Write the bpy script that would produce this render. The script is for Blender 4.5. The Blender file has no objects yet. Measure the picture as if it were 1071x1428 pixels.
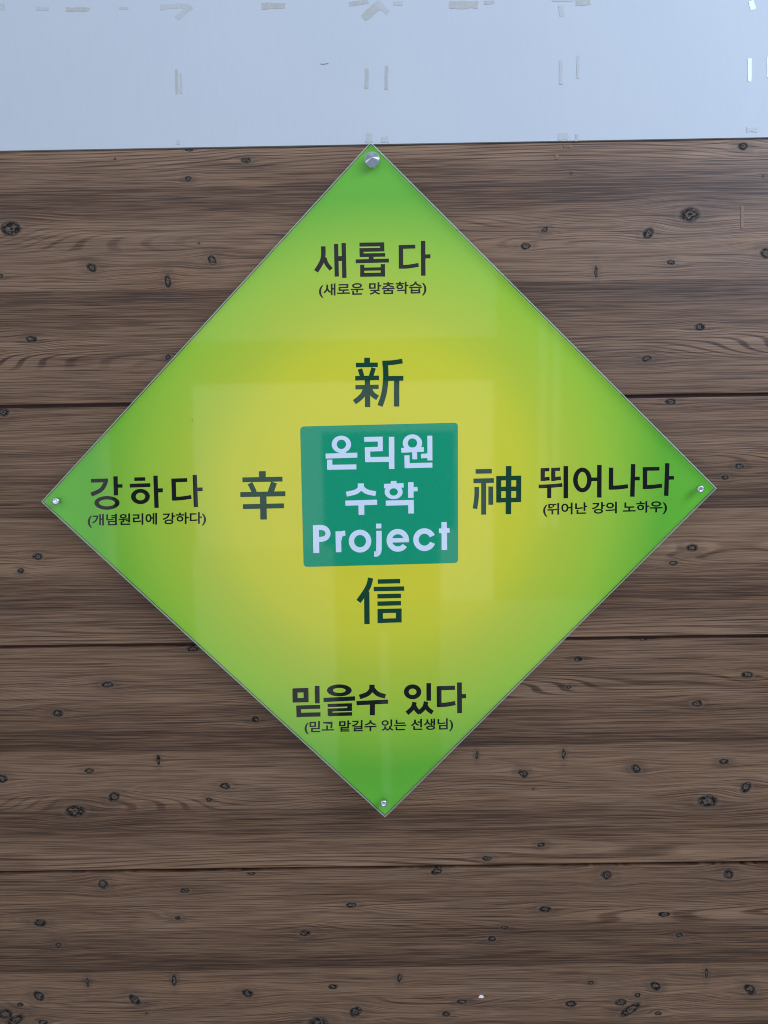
import bpy, bmesh, math, random
from mathutils import Vector, Matrix

scene = bpy.context.scene
random.seed(7)

# ------------------------------------------------------------------ camera
Z0 = 1.50                                   # height of the sign's centre above the floor
W, H, FPX = 1071.0, 1428.0, 1000.0          # photograph size and focal length in its pixels
CAM = Vector((0.0107, -0.9248, 0.0653 + Z0))
PITCH, YAW, ROLL = -0.0963, -0.0042, -0.0159
_f = Vector((math.sin(YAW) * math.cos(PITCH), math.cos(YAW) * math.cos(PITCH), math.sin(PITCH)))
_r0 = Vector((math.cos(YAW), -math.sin(YAW), 0))
_u0 = _r0.cross(_f)
_r = math.cos(ROLL) * _r0 + math.sin(ROLL) * _u0
_u = -math.sin(ROLL) * _r0 + math.cos(ROLL) * _u0
cam_data = bpy.data.cameras.new('camera')
cam = bpy.data.objects.new('camera', cam_data)
scene.collection.objects.link(cam)
M = Matrix((( _r.x, _u.x, -_f.x, CAM.x), (_r.y, _u.y, -_f.y, CAM.y), (_r.z, _u.z, -_f.z, CAM.z), (0, 0, 0, 1)))
cam.matrix_world = M
cam_data.sensor_fit = 'VERTICAL'
cam_data.sensor_height = 36.0
cam_data.sensor_width = 27.0
cam_data.lens = FPX / H * 36.0
cam_data.clip_start = 0.02
cam_data.clip_end = 100
scene.camera = cam

def ray(x, y):
    return (_f + _r * ((x - W / 2) / FPX) + _u * ((H / 2 - y) / FPX))

def at(x, y, Y):
    """the point of the plane at depth Y (parallel to the wall) behind a photo pixel"""
    d = ray(x, y)
    return CAM + d * ((Y - CAM.y) / d.y)

# ------------------------------------------------------------------ light: room windows and added fill lamps
world = bpy.data.worlds.new('World')
scene.world = world
world.use_nodes = True
bg = world.node_tree.nodes['Background']
bg.inputs['Color'].default_value = (0.80, 1.0, 1.34, 1)
bg.inputs['Strength'].default_value = 0.27
scene.view_settings.view_transform = 'Standard'
scene.view_settings.look = 'None'
scene.view_settings.exposure = 0.0
scene.view_settings.gamma = 1.0
scene.view_settings.use_curve_mapping = False
scene.cycles.filter_width = 1.05
scene.cycles.use_denoising = True

SHEET_Y = -0.028                             # front face of the acrylic sheet
WIN_Y = -2.3                                 # wall of windows behind the photographer

def area(name, center, w, h, radiance, target=None, color=(0.97, 1.0, 1.03)):
    L = bpy.data.lights.new(name, 'AREA')
    L.shape = 'RECTANGLE'
    L.size, L.size_y = w, h
    L.energy = radiance * math.pi * w * h
    L.color = color
    o = bpy.data.objects.new(name, L)
    scene.collection.objects.link(o)
    o.location = center
    d = (Vector(target) - Vector(center)) if target else Vector((0, 1, 0))
    o.rotation_euler = d.to_track_quat('-Z', 'Z').to_euler()
    return o

def mirror(x, y):
    """where the sight line of a pixel lands on the window wall after the sign mirrors it"""
    p = at(x, y, SHEET_Y)
    d = ray(x, y)
    d = Vector((d.x, -d.y, d.z))
    return p + d * ((WIN_Y - p.y) / d.y)

def window_or_fill_pane(x0, y0, x1, y1, radiance, color=(0.97, 1.0, 1.03)):  # area lamp on the window wall, for window parts and added fill alike
    a, b = mirror(x0, y0), mirror(x1, y1)
    area('window_or_fill_light', ((a.x + b.x) / 2, WIN_Y, (a.z + b.z) / 2), abs(b.x - a.x), abs(b.z - a.z), radiance, None, color)

WR = 1.15
window_or_fill_pane(150, 215, 693, 470, WR * .68)            # upper lights of the window
window_or_fill_pane(268, 537, 688, 599, WR)            # window strip above a gap shaped like an unseen person
window_or_fill_pane(268, 599, 452, 764, WR)            # window left of the gap, stepped to the unseen person's outline
window_or_fill_pane(268, 764, 474, 1150, WR * .72)
window_or_fill_pane(634, 599, 688, 738, WR)            # window right of the gap, stepped to the same outline
window_or_fill_pane(613, 738, 688, 838, WR)
window_or_fill_pane(529, 880, 546, 1150, WR * .5)      # added strip: light between the unseen person's legs
window_or_fill_pane(613, 838, 1000, 1150, WR * .45)    # lamp added in place of a pale lower wall
window_or_fill_pane(-80, 540, 170, 930, WR * .85)      # next window
window_or_fill_pane(752, 420, 762, 735, WR * .6)       # slits of a drawn curtain
window_or_fill_pane(771, 440, 780, 735, WR * .6)
SKY = (0.78, 1.0, 1.38)
window_or_fill_pane(860, -160, 1500, 430, 3.6, SKY)    # high window on the right
window_or_fill_pane(-300, -260, 700, 130, 1.7, SKY)    # added fill from above, no known source, brightens the upper planks
area('side_window_light', (1.9, -1.25, 3.0), 0.9, 0.9, 9.0, (0, 0, 1.6), SKY)
area('side_window_light', (-2.4, -1.5, 2.1), 1.2, 1.0, 0.8, (0, 0, 1.6), SKY)

# ------------------------------------------------------------------ small helpers
C = scene.collection

def link(name, me, mat=None, parent=None):
    o = bpy.data.objects.new(name, me)
    C.objects.link(o)
    if mat:
        me.materials.append(mat)
    if parent:
        o.parent = parent
    return o

def empty(name, loc=(0, 0, 0)):
    o = bpy.data.objects.new(name, None)
    C.objects.link(o)
    o.location = loc
    o.empty_display_size = 0.05
    return o

def mesh(name, verts, faces, smooth=False):
    me = bpy.data.meshes.new(name)
    me.from_pydata([tuple(v) for v in verts], [], faces)
    me.update()
    if smooth:
        for p in me.polygons:
            p.use_smooth = True
    return me

def prism(verts, faces, outline, y_front, y_back):
    """append an outline [(x, z)...] extruded along Y to a vert / face list; any winding"""
    a = sum(outline[i][0] * outline[(i + 1) % len(outline)][1] - outline[(i + 1) % len(outline)][0] * outline[i][1]
            for i in range(len(outline)))
    if a < 0:
        outline = outline[::-1]
    n, b = len(outline), len(verts)
    verts += [(x, y_front, z) for x, z in outline] + [(x, y_back, z) for x, z in outline]
    faces.append(tuple(range(b, b + n)))
    faces.append(tuple(range(b + 2 * n - 1, b + n - 1, -1)))
    for i in range(n):
        j = (i + 1) % n
        faces.append((b + i, b + n + i, b + n + j, b + j))

def lathe(profile, seg=40):
    """profile [(radius, y)...] turned about the Y axis, first point nearest the viewer"""
    v, f = [], []
    for r, y in profile:
        for k in range(seg):
            t = 2 * math.pi * k / seg
            v.append((r * math.cos(t), y, r * math.sin(t)))
    for i in range(len(profile) - 1):
        for k in range(seg):
            k2 = (k + 1) % seg
            f.append((i * seg + k, (i + 1) * seg + k, (i + 1) * seg + k2, i * seg + k2))
    f.append(tuple(range(0, seg)))
    f.append(tuple(range(len(profile) * seg - 1, (len(profile) - 1) * seg - 1, -1)))
    return v, f

class NT:
    """tiny node-tree writer: every call returns an output socket"""
    def __init__(s, tree):
        s.t = tree
    def new(s, kind, **props):
        n = s.t.nodes.new(kind)
        for k, v in props.items():
            setattr(n, k, v)
        return n
    def put(s, sock, v):
        if isinstance(v, bpy.types.NodeSocket):
            s.t.links.new(v, sock)
        elif v is not None:
            sock.default_value = v
    def m(s, op, a, b=None, c=None, clamp=False):
        n = s.new('ShaderNodeMath', operation=op, use_clamp=clamp)
        for k, v in enumerate((a, b, c)):
            s.put(n.inputs[k], v)
        return n.outputs[0]
    def vm(s, op, a, b=None):
        n = s.new('ShaderNodeVectorMath', operation=op)
        s.put(n.inputs[0], a)
        s.put(n.inputs[1], b)
        return n.outputs['Value'] if op in ('LENGTH', 'DOT_PRODUCT') else n.outputs[0]
    def xyz(s, x, y, z=0.0):
        n = s.new('ShaderNodeCombineXYZ')
        for k, v in enumerate((x, y, z)):
            s.put(n.inputs[k], v)
        return n.outputs[0]
    def sep(s, v):
        n = s.new('ShaderNodeSeparateXYZ')
        s.put(n.inputs[0], v)
        return n.outputs
    def noise(s, vec, scale=1.0, detail=2.0, rough=0.5, dist=0.0):
        n = s.new('ShaderNodeTexNoise')
        n.noise_dimensions = '3D'
        s.put(n.inputs['Vector'], vec)
        n.inputs['Scale'].default_value = scale
        n.inputs['Detail'].default_value = detail
        n.inputs['Roughness'].default_value = rough
        n.inputs['Distortion'].default_value = dist
        return n.outputs[0]
    def rng(s, v, a, b, c=0.0, d=1.0, smooth=True):
        n = s.new('ShaderNodeMapRange')
        n.interpolation_type = 'SMOOTHSTEP' if smooth else 'LINEAR'
        s.put(n.inputs[0], v)
        for k, x in enumerate((a, b, c, d)):
            s.put(n.inputs[1 + k], x)
        return n.outputs[0]
    def ramp(s, v, stops, interp='LINEAR'):
        n = s.new('ShaderNodeValToRGB')
        n.color_ramp.interpolation = interp
        e = n.color_ramp.elements
        while len(e) < len(stops):
            e.new(0.5)
        for k, (p, c) in enumerate(stops):
            e[k].position = p
            e[k].color = (*c, 1)
        s.put(n.inputs[0], v)
        return n.outputs[0]
    def mix(s, fac, a, b, blend='MIX'):
        n = s.new('ShaderNodeMix', data_type='RGBA', blend_type=blend)
        s.put(n.inputs['Factor'], fac)
        for k, v in ((6, a), (7, b)):
            if isinstance(v, tuple):
                v = (*v, 1)
            s.put(n.inputs[k], v)
        return n.outputs[2]

def material(name):
    m = bpy.data.materials.new(name)
    m.use_nodes = True
    return m, NT(m.node_tree), m.node_tree.nodes['Principled BSDF']

def plain(name, color, rough=0.5, metal=0.0, grain=0.12, scale=60.0, spec=0.5):
    m, t, p = material(name)
    co = t.new('ShaderNodeTexCoord').outputs['Object']
    n = t.noise(co, scale, 4, 0.6)
    lo = tuple(c * (1 - grain) for c in color)
    hi = tuple(min(1, c * (1 + grain)) for c in color)
    t.put(p.inputs['Base Color'], t.ramp(n, [(0.3, lo), (0.7, hi)]))
    p.inputs['Roughness'].default_value = rough
    p.inputs['Metallic'].default_value = metal
    p.inputs['Specular IOR Level'].default_value = spec
    return m

# ------------------------------------------------------------------ wood print material
def knot_group():
    g = bpy.data.node_groups.new('knot', 'ShaderNodeTree')
    for nm, ty in (('P', 'NodeSocketVector'), ('Q', 'NodeSocketVector'), ('C', 'NodeSocketVector'),
                   ('S', 'NodeSocketVector'), ('SW', 'NodeSocketVector'), ('Angle', 'NodeSocketFloat'), ('Warp', 'NodeSocketFloat'),
                   ('Radius', 'NodeSocketFloat')):
        g.interface.new_socket(nm, in_out='INPUT', socket_type=ty)
    g.interface.new_socket('Warp', in_out='OUTPUT', socket_type='NodeSocketFloat')
    g.interface.new_socket('Radius', in_out='OUTPUT', socket_type='NodeSocketFloat')
    t = NT(g)
    i = t.new('NodeGroupInput').outputs
    o = t.new('NodeGroupOutput').inputs
    # the running warp rides along in z (all scales have z = 0), so the knots evaluate one after another
    step = t.xyz(0.0, 0.0, i['Warp'])
    d = t.vm('SUBTRACT', t.vm('ADD', i['P'], step), i['C'])
    w = t.vm('MULTIPLY', d, i['SW'])
    gss = t.m('EXPONENT', t.m('MULTIPLY', t.vm('DOT_PRODUCT', w, w), -1.0))
    wp = t.m('MULTIPLY', t.sep(d)[1], gss)
    t.put(o['Warp'], t.m('ADD', i['Warp'], wp))
    rot = t.new('ShaderNodeVectorRotate', rotation_type='Z_AXIS')
    t.put(rot.inputs['Vector'], t.vm('SUBTRACT', t.vm('ADD', i['Q'], step), i['C']))
    t.put(rot.inputs['Angle'], i['Angle'])
    r = t.vm('LENGTH', t.vm('MULTIPLY', rot.outputs[0], i['S']))
    t.put(o['Radius'], t.m('MINIMUM', i['Radius'], r))
    return g
KNOT = knot_group()

def wood(name, z_top, height, flip, knots, seed):
    """printed pine laminate; object space = metres, x along the board, z up"""
    m, t, p = material(name)
    o = t.sep(t.new('ShaderNodeTexCoord').outputs['Object'])
    u = o[0]
    v = o[2]                                           # 0 at the board's bottom .. height
    P = t.xyz(u, v)
    wob = t.noise(P, 140.0, 2, 0.5)
    wob2 = t.noise(t.vm('ADD', P, (3.1, 7.7, 0)), 140.0, 2, 0.5)
    Q = t.vm('ADD', P, t.vm('MULTIPLY', t.xyz(t.m('SUBTRACT', wob, 0.5), t.m('SUBTRACT', wob2, 0.5)), (0.005, 0.004, 0)))
    warp, rad = None, 99.0
    for (kx, kz, rx, ry, ang) in knots:
        g = t.new('ShaderNodeGroup')
        g.node_tree = KNOT
        t.put(g.inputs['P'], P)
        t.put(g.inputs['Q'], Q)
        g.inputs['C'].default_value = (kx, kz, 0)
        g.inputs['S'].default_value = (1 / rx, 1 / ry, 0)
        g.inputs['SW'].default_value = (0.22 / max(rx, 1e-4), 0.42 / min(rx, ry), 0)
        g.inputs['Angle'].default_value = ang
        t.put(g.inputs['Warp'], warp if warp is not None else 0.0)
        t.put(g.inputs['Radius'], rad)
        warp, rad = g.outputs['Warp'], g.outputs['Radius']
    if warp is None:
        warp, rad = 0.0, 9.0
    # grain coordinate, pushed apart round the knots
    vg = t.m('SUBTRACT', v, t.m('MULTIPLY', warp, 0.70))
    slow = t.noise(t.xyz(t.m('MULTIPLY', u, 1.5), t.m('MULTIPLY', v, 8.0), seed), 1.0, 1, 0.5)
    vg = t.m('ADD', vg, t.m('MULTIPLY', t.m('SUBTRACT', slow, 0.5), 0.004))
    rel = t.m('DIVIDE', v, height)
    rel = rel if flip else t.m('SUBTRACT', 1.0, rel)    # 0 at the print's own top edge
    relw = t.m('ADD', rel, t.m('MULTIPLY', t.m('SUBTRACT', slow, 0.5), 0.03))

    def streak(su, sv, off, det=2.0, rough=0.5):
        return t.noise(t.xyz(t.m('MULTIPLY', u, su), t.m('MULTIPLY', vg, sv), seed + off), 1.0, det, rough)
    s_broad = streak(1.2, 48.0, 1.3, 1.0, 0.5)
    s_mid = streak(2.5, 300.0, 4.1, 2.0, 0.6)
    s_fine = streak(9.0, 720.0, 8.4, 2.0, 0.75)
    s_dash = streak(9.0, 760.0, 12.9, 1.0, 0.5)
    # strips of the print: lighter and darker boards
    strip = t.ramp(relw, [(0.0, (.50,) * 3), (0.10, (.52,) * 3), (0.24, (.48,) * 3), (0.36, (.38,) * 3), (0.455, (.20,) * 3),
                          (0.462, (.60,) * 3), (0.60, (.64,) * 3), (0.72, (.50,) * 3), (0.84, (.24,) * 3),
                          (0.855, (.46,) * 3), (0.93, (.50,) * 3), (1.0, (.60,) * 3)])
    val = t.m('ADD', t.m('MULTIPLY', strip, 0.62), 0.05)
    val = t.m('ADD', val, t.m('MULTIPLY', t.m('SUBTRACT', s_broad, 0.5), 0.30))
    val = t.m('ADD', val, t.m('MULTIPLY', t.m('SUBTRACT', s_mid, 0.5), 0.13))
    val = t.m('ADD', val, t.m('MULTIPLY', t.m('SUBTRACT', t.rng(s_fine, 0.36, 0.64), 0.5), 0.28))
    # cathedral grain: fine growth lines bent into flames by a long smooth field, in the print's bands
    def band(c, hw):
        return t.rng(t.m('ABSOLUTE', t.m('SUBTRACT', relw, c)), hw, hw * 0.35)
    def contour(su, sv, lines, amp, off):
        fld = t.noise(t.xyz(t.m('MULTIPLY', u, su), t.m('MULTIPLY', vg, sv), seed + off), 1.0, 0.0, 0.4)
        ph = t.m('ADD', t.m('MULTIPLY', vg, lines), t.m('MULTIPLY', fld, amp))
        return t.m('SINE', t.m('MULTIPLY', ph, 6.2832))
    b1, b2, b3 = band(0.205, 0.085), band(0.665, 0.085), band(0.970, 0.075)
    patch = t.noise(t.xyz(t.m('MULTIPLY', u, 6.0), t.m('MULTIPLY', v, 10.0), seed + 70), 1.0, 1, 0.5)
    for b, c, lift, amt in ((b1, contour(2.7, 23.0, 250.0, 20.0, 20.0), 0.17, 0.36), (b2, contour(3.0, 25.0, 260.0, 19.0, 31.0), 0.09, 0.22),
                            (b3, contour(1.6, 20.0, 180.0, 12.0, 40.0), 0.15, 0.28)):
        line = t.m('SUBTRACT', lift, t.m('MULTIPLY', t.rng(c, 0.20, 0.98), amt))
        val = t.m('ADD', val, t.m('MULTIPLY', t.m('MULTIPLY', line, b), t.rng(patch, 0.30, 0.60, 0.35, 1.0)))
    # dark pores
    val = t.m('SUBTRACT', val, t.m('MULTIPLY', t.rng(s_dash, 0.58, 0.66), 0.17))
    col = t.ramp(val, [(0.0, (.042, .018, .008)), (0.18, (.092, .043, .021)), (0.36, (.176, .091, .047)),
                       (0.58, (.280, .155, .084)), (1.0, (.46, .275, .156))])
    # grey and warm drifts of the print
    tint = t.noise(t.xyz(t.m('MULTIPLY', u, 5.0), t.m('MULTIPLY', v, 26.0), seed + 50), 1.0, 3, 0.6)
    col = t.mix(t.rng(tint, 0.5, 0.72, 0, 0.30), col, t.mix(1.0, col, (0.86, 0.93, 1.10), 'MULTIPLY'))
    col = t.mix(t.rng(tint, 0.46, 0.30, 0, 0.35), col, t.mix(1.0, col, (1.12, 0.98, 0.84), 'MULTIPLY'))
    # knots
    core_n = t.noise(t.vm('MULTIPLY', P, (190, 260, 0)), 1.0, 1, 0.5)
    rings = t.m('SINE', t.m('ADD', t.m('MULTIPLY', rad, 8.5), t.m('MULTIPLY', core_n, 11.0)))
    kcol = t.ramp(t.rng(rings, -1.0, 1.0, 0.0, 1.0, False), [(0.08, (.014, .010, .008)), (0.30, (.058, .041, .031)), (0.75, (.080, .057, .043)), (0.97, (.150, .105, .076))])
    kcol = t.mix(t.rng(rad, 0.72, 0.95, 0.0, 0.7), kcol, (.030, .019, .013))
    halo = t.m('MULTIPLY', t.rng(rad, 3.4, 0.9), t.rng(s_mid, 0.35, 0.6, 0.55, 0.15))
    col = t.mix(halo, col, (.050, .032, .022))
    col = t.mix(t.m('MULTIPLY', t.rng(rad, 1.7, 1.25), 0.14), col, (.27, .18, .115))
    col = t.mix(t.rng(rad, 1.18, 0.80), col, kcol)
    t.put(p.inputs['Base Color'], col)
    t.put(p.inputs['Roughness'], t.rng(s_mid, 0.3, 0.7, 0.52, 0.40))
    t.put(p.inputs['Specular IOR Level'], t.rng(rad, 0.8, 1.4, 0.08, 0.33))
    bump = t.new('ShaderNodeBump')
    bump.inputs['Strength'].default_value = 0.25
    bump.inputs['Distance'].default_value = 0.0006
    t.put(bump.inputs['Height'], val)
    t.put(p.inputs['Normal'], bump.outputs[0])
    return m

# ------------------------------------------------------------------ wall and planks
SEAM = [0.4308, 0.1190, -0.1957, -0.5103, -0.8250]
GAP = 0.0044
X0, X1 = -0.95, 0.95
# knots seen in the photograph, per plank: x, y, half width, half height (pixels), tilt (degrees)
KN = [
 [(264,209,6,2,0),(343,224,7,4,0),(262,249,5,4,0),(15,319,14,10,0),(128,373,8,6,-30),(296,363,8,6,-45),(234,392,5,10,0),
  (44,473,8,5,0),(234,498,5,4,0),(161,222,2,1.5,0),(278,339,2,1.5,0),(0,385,5,3,0),(760,320,6,4,30),(733,343,8,5,0),
  (904,325,9,7,40),(962,299,14,10,0),(936,366,6,4,0),(831,379,3,9,0),(976,456,8,5,0),(902,500,8,5,0),(1068,353,8,7,0),
  (1036,204,7,5,0),(796,242,2,2,0),(1064,246,2,2,0)],
 [(4,575,10,6,0),(53,776,8,5,0),(29,796,5,4,0),(935,560,9,5,0),(1031,650,7,4,0),(1011,666,6,4,0),(965,764,9,6,0),(939,785,6,4,0)],
 [(269,905,10,4,0),(150,955,9,5,0),(80,995,8,5,0),(125,1075,7,4,0),(221,1060,3,8,0),(3,1086,8,6,0),(314,1096,8,5,0),
  (291,1115,5,4,0),(159,1111,9,7,35),(105,1131,14,9,0),(356,1003,6,5,0),(806,919,7,4,0),(793,958,5,3,0),(1042,941,9,5,0),
  (972,981,8,5,0),(665,1053,2.5,7,0),(786,1051,3,9,0),(730,1079,8,6,-45),(887,1072,8,6,-30),(1009,1062,7,4,0),
  (1040,1098,9,7,40),(987,1117,14,9,0),(755,1178,6,4,0),(679,1197,8,4,0),(744,1100,2,1.5,0),(898,892,6,2,0)],
 [(144,1233,7,7,0),(258,1242,7,4,0),(56,1287,9,5,0),(248,1280,5,3,0),(490,1262,8,4,0),(425,1301,8,5,0),(81,1318,5,4,0),
  (122,1370,2.5,7,0),(243,1367,3,9,0),(54,1389,8,6,-45),(188,1394,9,6,-45),(345,1385,8,6,-30),(464,1376,7,4,0),
  (496,1411,9,7,40),(444,1427,14,9,0),(8,1414,9,7,0),(20,1424,14,6,35),(28,1401,4,3,0),(204,1413,2,1.5,0),(60,1426,6,4,0),
  (609,1215,9,5,20),(846,1220,8,7,0),(1016,1219,7,7,0),(760,1268,9,5,0),(926,1275,9,4,0),(704,1294,6,3,0),(686,1309,6,4,0),
  (947,1304,5,4,0),(557,1364,3,7,0),(824,1370,4,3,0),(914,1375,7,6,-45),(985,1357,2.5,7,0),(1046,1380,9,6,-45),(644,1397,7,4,0),
  (796,1400,7,5,0),(866,1398,8,5,0),(879,1408,16,6,35),(918,1413,5,3,0),(622,1414,6,4,0),(889,1388,4,3,0),(350,1218,7,2,0)],
]
wall = link('wall', mesh('wall', [], []))
bm = bmesh.new()
# plaster above the planks, 3 mm proud of them, and the masonry behind
def bm_box(bm, x0, x1, y0, y1, z0, z1):
    v = [bm.verts.new(c) for c in ((x0,y0,z0),(x1,y0,z0),(x1,y1,z0),(x0,y1,z0),(x0,y0,z1),(x1,y0,z1),(x1,y1,z1),(x0,y1,z1))]
    for f in ((0,1,5,4),(1,2,6,5),(2,3,7,6),(3,0,4,7),(4,5,6,7),(3,2,1,0)):
        bm.faces.new([v[i] for i in f])
bm_box(bm, X0 - .3, X1 + .3, -0.0022, 0.10, Z0 + SEAM[0] + 0.0007, Z0 + 1.15)
bm_box(bm, X0 - .3, X1 + .3, 0.0125, 0.10, Z0 - 1.2, Z0 + SEAM[0] + 0.0007)
bm.to_mesh(wall.data); bm.free()
wall['kind'] = 'structure'
mw, t, p = material('white_wallpaper')
co = t.new('ShaderNodeTexCoord').outputs['Object']
n1 = t.noise(co, 2.5, 3, 0.5)
n2 = t.noise(co, 700.0, 2, 0.6)
n3 = t.noise(t.vm('MULTIPLY', co, (1.0, 1.0, 0.12)), 260.0, 2, 0.5)
base = t.ramp(n1, [(0.3, (.55, .55, .55)), (0.7, (.585, .585, .58))])
t.put(p.inputs['Base Color'], t.mix(t.rng(n3, 0.35, 0.65, 0, 0.06), base, (.46, .46, .46)))
p.inputs['Roughness'].default_value = 0.62
p.inputs['Specular IOR Level'].default_value = 0.3
b = t.new('ShaderNodeBump'); b.inputs['Strength'].default_value = 0.12; b.inputs['Distance'].default_value = 0.0006
t.put(b.inputs['Height'], t.m('ADD', n2, n3)); t.put(p.inputs['Normal'], b.outputs[0])
wall.data.materials.append(mw)

panelling = empty('wood_panelling', (0, 0.0125, Z0 + SEAM[4]))
panelling['label'] = 'dark brown knotty wood plank panelling below the white wall'
panelling['category'] = 'wall panelling'
back_mat = plain('groove_brown', (.060, .014, .007), 0.6, grain=0.3)
for k in range(4):
    zt, zb = SEAM[k] - (0 if k == 0 else GAP / 2), SEAM[k + 1] + GAP / 2
    hgt = zt - zb
    bm = bmesh.new()
    bm_box(bm, X0, X1, 0.0, 0.012, 0.0, hgt)
    bmesh.ops.bevel(bm, geom=[e for e in bm.edges if all(abs(v.co.y) < 1e-6 for v in e.verts)],
                    offset=0.0015, segments=2, profile=0.6, affect='EDGES')
    for cx in (-0.36, -0.18, 0.0, 0.18, 0.36):
        bmesh.ops.bisect_plane(bm, geom=bm.verts[:] + bm.edges[:] + bm.faces[:], plane_co=(cx, 0, 0), plane_no=(1, 0, 0))
    me = bpy.data.meshes.new('plank'); bm.to_mesh(me); bm.free()
    kn = []
    for (x, y, rx, ry, a) in KN[k]:
        q = at(x, y, 0.0)
        s = (q - CAM).length / FPX
        kn.append((q.x, q.z - Z0 - zb, rx * s * 0.84, ry * s * 0.84, -math.radians(a)))
    o = link('plank', me, None, panelling)
    # the board carries six stretches of one print: each only evaluates the knots that reach it
    for si in range(6):
        lo, hi = (-9, -0.36, -0.18, 0.0, 0.18, 0.36)[si], (-0.36, -0.18, 0.0, 0.18, 0.36, 9)[si]
        me.materials.append(wood('printed_pine', zt, hgt, k == 0, [q for q in kn if lo - 0.13 < q[0] < hi + 0.13], 3.7 + 5.3 * k))
    for pl in me.polygons:
        pl.material_index = sum(pl.center.x > c for c in (-0.36, -0.18, 0.0, 0.18, 0.36))
    o.matrix_parent_inverse = Matrix.Translation(-panelling.location)
    o.location = (0, 0, Z0 + zb)
    # tongue that shows reddish brown in the joint below this plank
    if k < 3:
        bm = bmesh.new(); bm_box(bm, X0, X1, 0.0070, 0.0118, -GAP - 0.001, 0.001)
        me = bpy.data.meshes.new('tongue'); bm.to_mesh(me); bm.free()
        link('tongue', me, back_mat, o)

# marks left by tape and chipped paint
BLOT = [0]
def blotch(name, pts, Y, mat, parent, thick=0.0002):
    BLOT[0] += 1
    thick += 0.00001 * BLOT[0]
    v, f = [], []
    prism(v, f, [(q.x, q.z) for q in (at(x, y, Y) for x, y in pts)], Y - thick, Y + 0.0002)
    o = link(name, mesh(name, v, f), mat, parent)
    o.matrix_parent_inverse = parent.matrix_world.inverted() if parent.type != 'EMPTY' else Matrix.Translation(-parent.location)
    return o

def ragged(x0, y0, x1, y1, tilt=0.0, n=4, jit=0.12):
    """a rectangle of old tape with torn edges"""
    cx, cy, hw, hh = (x0 + x1) / 2, (y0 + y1) / 2, (x1 - x0) / 2, (y1 - y0) / 2
    pts = []
    for (ax, ay, bx, by) in ((-1, -1, 1, -1), (1, -1, 1, 1), (1, 1, -1, 1), (-1, 1, -1, -1)):
        for k in range(n):
            s = k / n
            j = min(hw, hh) * jit * 2
            pts.append((hw * (ax + (bx - ax) * s) + random.uniform(-j, j), hh * (ay + (by - ay) * s) + random.uniform(-j, j)))
    c, s = math.cos(math.radians(tilt)), math.sin(math.radians(tilt))
    return [(cx + c * a - s * b, cy + s * a + c * b) for a, b in pts]

tape_a = plain('tape_residue_grey', (.475, .445, .39), 0.6, grain=0.08, scale=300)
tape_b = plain('tape_residue_faint', (.51, .495, .465), 0.6, grain=0.06, scale=300)
tape_w = plain('white_paint_chip', (.93, .93, .93), 0.6, grain=0.02, scale=300)
tape_br = plain('brown_tape_mark', (.23, .105, .038), 0.5, grain=0.25, scale=300)
WY = -0.0022
for (a, bb, c, d, tl, mt) in [
    (-4,5,7,14,0,tape_b), (50,10,68,15,4,tape_b), (92,10,125,16,0,tape_a), (166,10,179,13,0,tape_b),
    (224,6,248,13,-6,tape_b), (243,14,270,21,-38,tape_b), (250,5,262,12,0,tape_b),
    (365,4,398,12,-2,tape_a), (487,1,514,7,-8,tape_a), (503,9,536,20,-40,tape_a), (522,6,545,14,40,tape_b),
    (549,2,562,8,0,tape_b), (627,1,667,12,-1,tape_a), (675,1,690,6,0,tape_a), (770,0,800,2,0,tape_b),
    (803,0,823,8,-3,tape_a), (780,8,786,23,-8,tape_b),
    (245,97,248,131,-2,tape_a), (251,103,254,131,-2,tape_b), (509,96,514,124,0,tape_a), (537,92,541,125,1,tape_a),
    (780,85,784,118,0,tape_b), (804,78,808,109,1,tape_b), (778,186,792,195,0,tape_b), (802,187,806,197,0,tape_a),
    (532,191,542,199,0,tape_b), (511,186,519,199,0,tape_b), (247,196,251,202,0,tape_b), (1041,178,1056,184,0,tape_b),
    (1045,1,1052,14,-15,tape_w), (1043,82,1048,114,0,tape_w), (1069,80,1076,108,0,tape_w)]:
    blotch('tape_residue' if mt != tape_w else 'paint_chip', ragged(a, bb, c, d, tl), WY, mt, wall)
scratch = plain('pencil_scratch', (.20, .20, .22), 0.6, grain=0.1)
blotch('scratch', [(447,89),(452,89.3),(458,88.2),(458,88.8),(452,90),(447,89.7)], WY, scratch, wall)
for (a, bb, c, d, tl, mt) in [(1033,287,1037,318,2,tape_br), (774,214,779,222,0,tape_br), (786,202,798,206,0,tape_br)]:
    blotch('tape_residue', ragged(a, bb, c, d, tl), 0.0, mt, panelling)
for (x, y, w, h) in [(671,1389.5,4,2.2)]:
    blotch('paint_chip', [(x-w,y+h*.6),(x-w*.4,y-h),(x+w*.5,y-h*.8),(x+w,y+h*.3),(x+w*.3,y+h)], 0.0, tape_w, panelling)

# ------------------------------------------------------------------ the sign
S = 0.60
ROT = -0.0044
sign = empty('diamond_sign', (0, SHEET_Y, Z0 - S / math.sqrt(2)))
sign['label'] = 'green and yellow diamond acrylic sign with Korean and Chinese lettering fixed on the planks'
sign['category'] = 'sign'
PINV = Matrix.Translation(-sign.location)

def part(name, me, mat, parent=None):
    o = link(name, me, mat)
    if parent is None:
        o.parent = sign
        o.matrix_parent_inverse = PINV
    else:
        o.parent = parent
    return o

def diamond(s):
    h = s / math.sqrt(2)
    return [(h * math.sin(ROT + k * math.pi / 2), Z0 + h * math.cos(ROT + k * math.pi / 2)) for k in range(4)]

THICK = 0.0062
PRINT_Y = SHEET_Y + THICK + 0.0006
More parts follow.
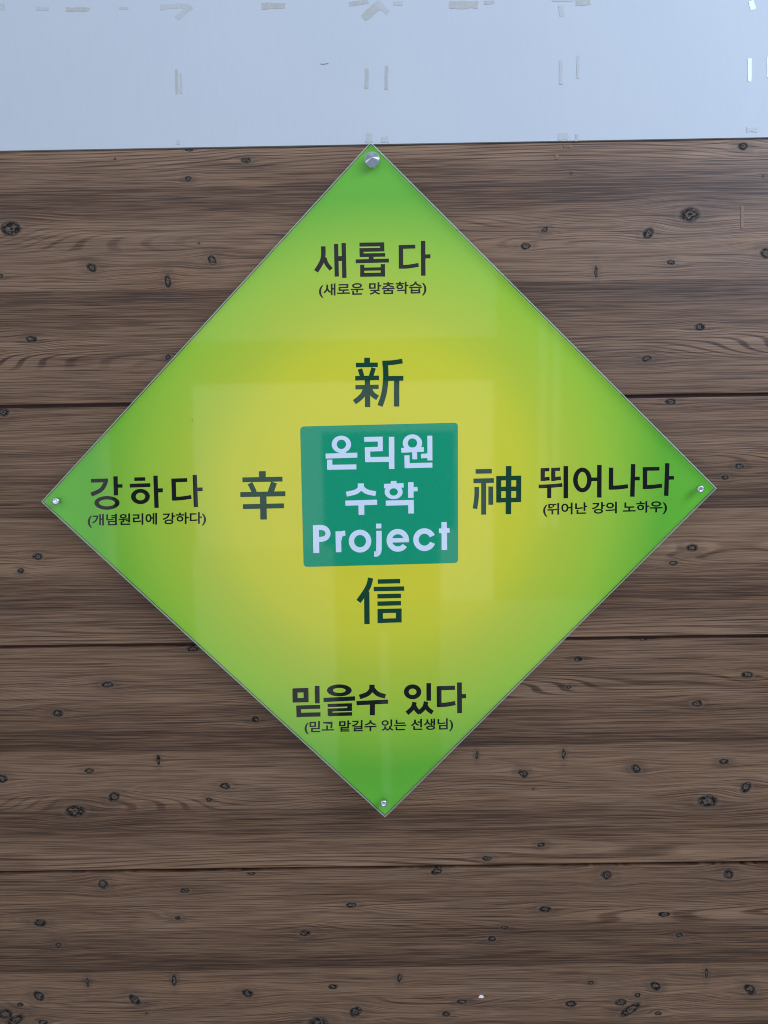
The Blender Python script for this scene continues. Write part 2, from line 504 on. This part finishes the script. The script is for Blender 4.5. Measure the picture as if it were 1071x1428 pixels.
# clear sheet: reflects at its front, lets the print through
clear, t, _ = material('clear_acrylic')
t.t.nodes.remove(_)
out = t.t.nodes['Material Output']
tr = t.new('ShaderNodeBsdfTransparent'); tr.inputs[0].default_value = (.985, .992, .985, 1)
gl = t.new('ShaderNodeBsdfGlossy'); gl.inputs['Roughness'].default_value = 0.045
co = t.new('ShaderNodeTexCoord').outputs['Object']
fn = t.noise(co, 9.0, 2, 0.5)
fn2 = t.noise(co, 120.0, 2, 0.6)
bp = t.new('ShaderNodeBump'); bp.inputs['Strength'].default_value = 0.05; bp.inputs['Distance'].default_value = 0.002
t.put(bp.inputs['Height'], t.m('ADD', fn, t.m('MULTIPLY', fn2, 0.010)))
t.put(gl.inputs['Normal'], bp.outputs[0])
fr = t.new('ShaderNodeFresnel')          # same air-side reflectance whichever way the light crosses the thin sheet
t.put(fr.inputs['IOR'], t.rng(t.new('ShaderNodeNewGeometry').outputs['Backfacing'], 0.0, 1.0, 1.49, 1.0 / 1.49, False))
mx = t.new('ShaderNodeMixShader')
t.put(mx.inputs[0], fr.outputs[0]); t.put(mx.inputs[1], tr.outputs[0]); t.put(mx.inputs[2], gl.outputs[0])
t.put(out.inputs['Surface'], mx.outputs[0])
bond, t, _ = material('bonded_back')
t.t.nodes.remove(_)
trb = t.new('ShaderNodeBsdfTransparent'); t.put(t.t.nodes['Material Output'].inputs['Surface'], trb.outputs[0])
edge_m, t, p = material('sawn_acrylic_edge')       # saw-frosted clear plastic: half scatters, half lets light in
co = t.new('ShaderNodeTexCoord').outputs['Object']
t.put(p.inputs['Base Color'], t.ramp(t.noise(co, 90.0, 3, 0.6), [(0.3, (.62, .80, .60)), (0.7, (.84, .92, .80))]))
p.inputs['Roughness'].default_value = 0.25
et = t.new('ShaderNodeBsdfTransparent'); et.inputs[0].default_value = (.93, 1.0, .93, 1)
em = t.new('ShaderNodeMixShader'); em.inputs[0].default_value = 0.55
t.put(em.inputs[1], p.outputs[0]); t.put(em.inputs[2], et.outputs[0])
t.put(t.t.nodes['Material Output'].inputs['Surface'], em.outputs[0])

fr_o, ch = diamond(S), diamond(S - 0.0028)
v = [(x, SHEET_Y, z) for x, z in ch] + [(x, SHEET_Y + 0.0012, z) for x, z in fr_o] + [(x, SHEET_Y + THICK, z) for x, z in fr_o]
f = [(3, 2, 1, 0)] + [(i, (i + 1) % 4, 4 + (i + 1) % 4, 4 + i) for i in range(4)] \
    + [(4 + i, 4 + (i + 1) % 4, 8 + (i + 1) % 4, 8 + i) for i in range(4)] + [(8, 9, 10, 11)]
me = mesh('acrylic_sheet', v, f)
me.materials.append(clear); me.materials.append(edge_m); me.materials.append(bond)
for i, pl in enumerate(me.polygons):
    pl.material_index = 0 if i == 0 else (2 if i == 9 else 1)
part('acrylic_sheet', me, None)

# printed panel
pm, t, p = material('printed_gradient')
o = t.sep(t.new('ShaderNodeTexCoord').outputs['Object'])
dx, dz = o[0], t.m('SUBTRACT', o[2], Z0)
wv = t.noise(t.xyz(t.m('MULTIPLY', o[0], 3.0), t.m('MULTIPLY', o[2], 3.0)), 1.0, 1, 0.5)
rr = t.m('SQRT', t.m('ADD', t.m('MULTIPLY', dx, dx), t.m('MULTIPLY', dz, dz)))
rr = t.m('ADD', rr, t.m('MULTIPLY', t.m('SUBTRACT', wv, 0.5), 0.015))
grad = t.ramp(t.m('DIVIDE', rr, 0.44), [(0.0, (.83, .67, .026)), (0.30, (.82, .69, .030)), (0.42, (.73, .675, .034)),
                                         (0.52, (.56, .62, .038)), (0.66, (.39, .60, .038)), (0.82, (.145, .475, .028)), (1.0, (.145, .545, .034))])
pn = t.noise(t.xyz(t.m('MULTIPLY', o[0], 900.0), t.m('MULTIPLY', o[2], 900.0)), 1.0, 2, 0.6)
grad = t.mix(t.rng(pn, 0.3, 0.7, 0.0, 0.025), grad, (.9, .95, .7))
vo = t.new('ShaderNodeTexVoronoi'); vo.inputs['Scale'].default_value = 26.0
t.put(vo.inputs['Vector'], t.xyz(o[0], o[2]))
sp = t.sep(vo.outputs['Color'])
speck = t.m('MULTIPLY', t.rng(vo.outputs['Distance'], 0.035, 0.02), t.m('GREATER_THAN', sp[0], 0.86))
grad = t.mix(t.m('MULTIPLY', speck, 0.6), grad, (.12, .16, .05))
t.put(p.inputs['Base Color'], grad)
p.inputs['Roughness'].default_value = 0.6
p.inputs['Specular IOR Level'].default_value = 0.0
v, f = [], []
prism(v, f, diamond(S - 0.0012), PRINT_Y, PRINT_Y + 0.0014)
print_panel = part('print_panel', mesh('print_panel', v, f), pm)

def ink(name, color, grain=0.05):
    m = plain(name, color, 0.6, grain=grain, scale=400, spec=0.0)
    return m
black = ink('black_ink', (.005, .006, .005))
dgreen = ink('dark_green_ink', (.003, .058, .024))
teal = ink('teal_green_ink', (.004, .33, .158))
white = ink('white_ink', (.80, .84, .92), 0.02)

# centre field with rounded corners
def crop(x0, y0, x1, y1, wpx=1071.0):
    s = wpx / (x1 - x0)
    return lambda p: (x0 + p[0] / s, y0 + p[1] / s)
cB = crop(410, 580, 650, 800)
q = [Vector((38, 66)), Vector((1020, 42)), Vector((1022, 915)), Vector((60, 940))]
pts = []
for i in range(4):
    a, b_, c_ = q[i - 1], q[i], q[(i + 1) % 4]
    e0, e1 = (a - b_).normalized(), (c_ - b_).normalized()
    for k in range(7):
        s = k / 6
        p0, p2 = b_ + e0 * 26, b_ + e1 * 26
        pts.append((1 - s) ** 2 * p0 + 2 * s * (1 - s) * b_ + s * s * p2)
FIELD_Y = PRINT_Y - 0.00010
v, f = [], []
prism(v, f, [(w.x, w.z) for w in (at(*cB(pp), PRINT_Y) for pp in pts)], FIELD_Y, PRINT_Y + 0.0004)
field = part('name_field', mesh('name_field', v, f), teal, print_panel)
field['label'] = 'teal green rounded square field with white lettering'

# ---- letters: strokes read off the photograph, laid on the print
def ribbon(pts, w):
    n = len(pts)
    P = [Vector(q) for q in pts]
    if n > 2:                                      # smooth the bend
        out = [P[0]]
        for i in range(n - 1):
            p0, p1, p2, p3 = P[max(i - 1, 0)], P[i], P[i + 1], P[min(i + 2, n - 1)]
            for k in range(1, 6):
                s = k / 5
                out.append(0.5 * ((2 * p1) + (p2 - p0) * s + (2 * p0 - 5 * p1 + 4 * p2 - p3) * s * s + (3 * p1 - p0 - 3 * p2 + p3) * s ** 3))
        P = out
        n = len(P)
    L, R_ = [], []
    for i in range(n):
        d = (P[min(i + 1, n - 1)] - P[max(i - 1, 0)]).normalized()
        nrm = Vector((-d.y, d.x)) * (w / 2)
        L.append(P[i] + nrm); R_.append(P[i] - nrm)
    return L, R_

def glyph(name, strokes, cr, mat, parent, base_y):
    """strokes: ('l', width, points) or ('o', cx, cy, rx, ry, wx, wy[, a0, a1]) in crop pixels"""
    v, f = [], []
    for si, s in enumerate(strokes):
        yf = base_y - 0.00006 - si * 0.000014
        if s[0] == 'l':
            L, R_ = ribbon(s[2], s[1])
        else:
            _, cx, cy, rx, ry, wx, wy = s[:7]
            a0, a1 = s[7:9] if len(s) > 7 else (0, 360)
            n = 48
            L, R_ = [], []
            for k in range(n + 1):
                a = math.radians(a0 + (a1 - a0) * k / n)
                L.append(Vector((cx + rx * math.cos(a), cy - ry * math.sin(a))))
                R_.append(Vector((cx + (rx - wx) * math.cos(a), cy - (ry - wy) * math.sin(a))))
        for i in range(len(L) - 1):
            quad = [L[i], L[i + 1], R_[i + 1], R_[i]]
            w = [at(*cr(pp), PRINT_Y) for pp in quad]
            b0 = len(v)
            # front face and the two long sides
            ws = [(q.x, q.z) for q in w]
            a2 = sum(ws[j][0] * ws[(j + 1) % 4][1] - ws[(j + 1) % 4][0] * ws[j][1] for j in range(4))
            if a2 < 0:
                ws = ws[::-1]
            v.extend([(x, yf, z) for x, z in ws])
            f.append((b0, b0 + 1, b0 + 2, b0 + 3))
    bmx = bmesh.new()
    mex = mesh(name, v, f)
    bmx.from_mesh(mex)
    bmesh.ops.remove_doubles(bmx, verts=bmx.verts[:], dist=1e-6)
    r = bmesh.ops.extrude_face_region(bmx, geom=bmx.faces[:])
    bmesh.ops.translate(bmx, verts=[g for g in r['geom'] if isinstance(g, bmesh.types.BMVert)], vec=(0, 0.00003, 0))
    bmx.to_mesh(mex); bmx.free()
    return part(name, mex, mat, parent)

def l(w, *pts): return ('l', w, pts)
def o_(*a): return ('o',) + a

cA = crop(430, 325, 610, 425)
T = []
T.append((cA, black, [l(38,(123,110),(124,185),(108,245),(64,318)), l(34,(134,205),(152,255),(190,302)),
                      l(35,(230,90),(236,361)), l(40,(246,212),(284,211)), l(36,(293,83),(299,372))]))
T.append((cA, black, [l(33,(424,96),(630,93)), l(34,(613,90),(613,152)), l(31,(631,137),(424,141)), l(34,(441,135),(442,190)),
                      l(30,(426,184),(638,181)), l(40,(521,190),(521,225)), l(32,(393,235),(668,228)),
                      l(34,(447,263),(448,363)), l(36,(618,258),(619,361)), l(26,(450,300),(615,297)), l(32,(430,347),(637,344))]))
T.append((cA, black, [l(32,(750,116),(887,112)), l(37,(768,101),(769,296)), l(32,(760,280),(830,278),(915,264)),
                      l(37,(952,65),(954,354)), l(33,(965,194),(1013,193))]))
T_white = []
T_white.append([o_(295,177,60,54,31,25), l(35,(306,218),(306,242)), l(31,(197,250),(394,244)), l(32,(222,272),(223,326)), l(31,(206,320),(388,317))])
T_white.append([l(30,(437,146),(552,144)), l(31,(537,131),(537,218)), l(28,(552,205),(441,209)), l(33,(457,197),(459,284)), l(32,(445,272),(600,270)), l(34,(607,130),(608,330))])
T_white.append([o_(737,169,60,54,31,25), l(30,(668,214),(808,208)), l(30,(750,215),(752,270)), l(28,(790,250),(845,247)), l(31,(845,123),(846,277)),
                l(32,(703,245),(704,320)), l(31,(690,310),(861,306))])
T_white.append([l(38,(416,420),(416,448)), l(30,(424,434),(390,470),(326,487)), l(30,(410,434),(448,469),(509,484)), l(32,(320,543),(517,537)), l(36,(419,545),(420,616))])
T_white.append([l(36,(620,405),(620,428)), l(28,(560,437),(682,432)), o_(620,473,56,45,30,22), l(34,(727,412),(727,510)), l(27,(740,456),(769,455)),
                l(32,(571,543),(745,538)), l(35,(728,525),(729,607))])
T_white.append([l(37,(136,680),(139,853)), l(31,(130,695),(168,694),(198,704),(212,732),(198,759),(168,768),(130,769))])
T_white.append([l(34,(275,718),(278,848)), l(32,(281,772),(287,744),(302,732),(319,730))])
T_white.append([o_(411,779,70,71,33,33)])
T_white.append([l(33,(527,670),(527,700)), l(34,(529,715),(529,800),(527,840),(516,858),(499,859))])
T_white.append([o_(646,774,70,71,33,33,-4,324), l(27,(588,775),(715,772))])
T_white.append([o_(812,770,70,71,34,34,24,339)])
T_white.append([l(34,(934,660),(936,834)), l(29,(902,715),(968,712))])
cC = crop(110, 650, 300, 745)
T.append((cC, black, [l(30,(95,115),(229,112)), l(33,(212,104),(205,140),(172,188),(97,224)), l(34,(288,80),(292,230)), l(27,(303,156),(343,156)), o_(221,289,99,54,36,27)]))
T.append((cC, black, [l(28,(436,103),(522,101)), l(30,(400,154),(562,149)), o_(484,239,74,60,37,30), l(34,(602,75),(611,328)), l(32,(617,191),(660,190))]))
T.append((cC, black, [l(30,(727,113),(852,109)), l(35,(744,98),(749,270)), l(30,(740,257),(810,253),(884,242)), l(34,(911,69),(920,322)), l(29,(930,183),(973,182))]))
cD = crop(320, 640, 410, 740)
T.append((cD, dgreen, [l(112,(545,203),(547,320)), l(80,(215,347),(880,335)), l(85,(342,402),(416,555)), l(100,(740,390),(682,560)),
                       l(82,(180,592),(928,577)), l(80,(224,792),(904,777)), l(108,(560,600),(567,1005))]))
cE = crop(740, 635, 950, 730)
T.append((cE, black, [l(31,(86,92),(86,183)), l(24,(75,103),(133,101)), l(26,(75,170),(135,165)), l(30,(161,90),(161,183)), l(24,(150,101),(209,98)), l(26,(150,169),(215,162)),
                      l(26,(57,221),(130,219),(225,210)), l(29,(132,225),(132,304)), l(32,(250,76),(250,305))]))
T.append((cE, black, [o_(368,175,66,88,33,30), l(26,(428,170),(480,170)), l(32,(489,68),(488,300))]))
T.append((cE, black, [l(32,(572,87),(571,243)), l(29,(560,230),(625,228),(692,219)), l(32,(729,62),(723,294)), l(26,(735,165),(776,165))]))
T.append((cE, black, [l(26,(800,97),(916,95)), l(32,(813,84),(813,240)), l(28,(802,226),(870,223),(934,215)), l(31,(972,56),(964,288)), l(26,(978,160),(1019,159))]))
cF = crop(480, 485, 580, 585)
T.append((cF, dgreen, [l(85,(342,148),(342,250)), l(68,(175,258),(502,254)), l(68,(235,316),(268,425)), l(68,(440,300),(400,430)), l(68,(165,455),(520,449)),
                       l(80,(347,450),(350,886)), l(64,(168,590),(515,582)), l(78,(325,600),(285,690),(228,755),(152,812)), l(78,(375,610),(420,690),(500,748)),
                       l(70,(570,228),(720,221),(870,198)), l(80,(612,195),(622,420),(608,600),(582,730),(535,868)), l(72,(640,458),(884,456)), l(80,(784,460),(783,877))]))
cG = crop(645, 635, 745, 735)
T.append((cG, dgreen, [l(68,(195,241),(438,236)), l(70,(163,382),(468,375)), l(68,(212,472),(210,620),(186,797)), l(74,(316,380),(316,885)), l(72,(422,465),(422,738)),
                       l(75,(541,310),(541,705)), l(75,(840,303),(838,695)), l(66,(510,342),(870,336)), l(66,(541,502),(840,498)), l(66,(510,670),(870,664)), l(82,(690,160),(685,878))]))
cH = crop(485, 790, 585, 890)
T.append((cH, dgreen, [l(78,(342,172),(310,290),(245,402),(160,522)), l(80,(283,372),(287,860)), l(66,(448,225),(783,218)), l(66,(387,337),(843,329)), l(66,(443,445),(795,437)),
                       l(66,(443,555),(795,547)), l(64,(450,665),(800,658)), l(64,(450,812),(800,802)), l(80,(484,635),(485,845)), l(84,(762,628),(762,835))]))
cI = crop(395, 940, 660, 1035)
T.append((cI, black, [l(29,(66,82),(67,160)), l(28,(128,79),(129,158)), l(25,(56,93),(140,90)), l(25,(56,148),(140,146)), l(27,(191,66),(192,165)),
                      l(22,(78,188),(208,184)), l(26,(86,177),(88,243)), l(24,(80,230),(210,227))]))
T.append((cI, black, [o_(316,92,70,34,34,20), l(24,(227,146),(405,137)), l(18,(250,177),(388,173)), l(26,(374,166),(374,206)), l(17,(250,203),(388,199)), l(27,(264,196),(264,233)), l(20,(255,228),(388,224))]))
T.append((cI, black, [l(30,(500,60),(500,84)), l(26,(506,72),(478,110),(430,129)), l(26,(495,72),(530,110),(576,126)), l(24,(413,164),(591,155)), l(29,(503,160),(502,232))]))
T.append((cI, black, [o_(729,100,49,42,27,24), l(26,(820,51),(820,150)), l(25,(740,158),(730,190),(697,221)), l(24,(740,182),(752,203),(770,220)),
                      l(25,(805,155),(795,188),(764,218)), l(24,(804,180),(818,200),(842,217))]))
T.append((cI, black, [l(24,(868,80),(968,77)), l(27,(878,70),(879,186)), l(24,(870,175),(920,172),(970,163)), l(27,(993,47),(994,220)), l(24,(1000,125),(1030,124))]))
for cr, mt, st in T:
    glyph('letter', st, cr, mt, print_panel, PRINT_Y)
for st in T_white:
    glyph('letter', st, cB, white, field, FIELD_Y)

# small caption lines: Blender's built-in font, squeezed into the four corners read off the photograph
def caption(text, corners, mat):
    cu = bpy.data.curves.new('caption', 'FONT')
    cu.body = text
    cu.size = 1.0
    cu.offset = 0.022
    cu.resolution_u = 4
    tmp = bpy.data.objects.new('caption_tmp', cu)
    C.objects.link(tmp)
    dg = bpy.context.evaluated_depsgraph_get()
    src = bpy.data.meshes.new_from_object(tmp.evaluated_get(dg))
    bpy.data.objects.remove(tmp)
    xs = [w.co.x for w in src.vertices]; ys = [w.co.y for w in src.vertices]
    ax, bx, ay, by = min(xs), max(xs), min(ys), max(ys)
    tl, tr_, br, bl = [Vector(c) for c in corners]
    for w in src.vertices:
        s, k = (w.co.x - ax) / (bx - ax), (by - w.co.y) / (by - ay)
        top, bot = tl.lerp(tr_, s), bl.lerp(br, s)
        px_ = top.lerp(bot, k)
        q = at(px_.x, px_.y, PRINT_Y)
        w.co = (q.x, PRINT_Y - 0.0001, q.z)
    src.update()
    return part('caption', src, mat, print_panel)
caption('(새로운 맞춤학습)', [(444.8,395.6),(594.7,391.9),(594.7,411.9),(444.8,415.4)], black)
caption('(개념원리에 강하다)', [(122.4,717.1),(287.4,713.9),(287.4,732.8),(122.4,736)], black)
caption('(뛰어난 강의 노하우)', [(757.3,701.7),(930.2,698.1),(930.2,716.8),(757.3,720.7)], black)
caption('(믿고 맡길수 있는 선생님)', [(424.7,1005.8),(632,1001.4),(632,1019.7),(424.7,1024.1)], black)

# ---- fixings
chrome, t, p = material('turned_steel')
co = t.new('ShaderNodeTexCoord').outputs['Object']
rad = t.vm('LENGTH', t.vm('MULTIPLY', co, (1, 0, 1)))
rings = t.noise(t.xyz(t.m('MULTIPLY', rad, 3000.0), 0.0, 0.0), 1.0, 2, 0.5)
p.inputs['Base Color'].default_value = (.80, .81, .83, 1)
p.inputs['Metallic'].default_value = 1.0
t.put(p.inputs['Roughness'], t.rng(rings, 0.3, 0.7, 0.14, 0.26))
socket_m = plain('dark_socket', (.03, .035, .05), 0.4, metal=0.6)

def fixing(px_, py_, kind):
    c = at(px_, py_, SHEET_Y - 0.004)
    root_y = SHEET_Y
    if kind == 'cone':
        prof = [(0.0002, -0.0100), (0.0084, -0.0040), (0.0090, -0.0034), (0.0090, -0.0004), (0.0086, 0.0)]
    else:
        prof = [(0.0017, -0.0052), (0.0019, -0.0062), (0.0034, -0.0062), (0.0043, -0.0054), (0.0045, -0.0044), (0.0045, 0.0)]
    v, f = lathe(prof)
    me = mesh('standoff_screw', v, f)
    for pl in me.polygons:
        pl.use_smooth = len(pl.vertices) == 4 and kind != 'cone'
    o = part('standoff_screw', me, chrome)
    o.location = (c.x, root_y, c.z)
    if kind != 'cone':
        v, f = lathe([(0.0018, -0.0050), (0.0018, -0.0046)], 6)
        s = link('socket', mesh('socket', v, f), socket_m, o)
    # spacer between the print and the plank
    v, f = lathe([(0.0055, THICK + 0.0019), (0.0055, -SHEET_Y + 0.0004)], 24)
    link('spacer', mesh('spacer', v, f), chrome, o)
fixing(519, 222, 'cone')
fixing(78, 699, 'cap')
fixing(977, 682, 'cap')
fixing(535, 1120, 'cap')
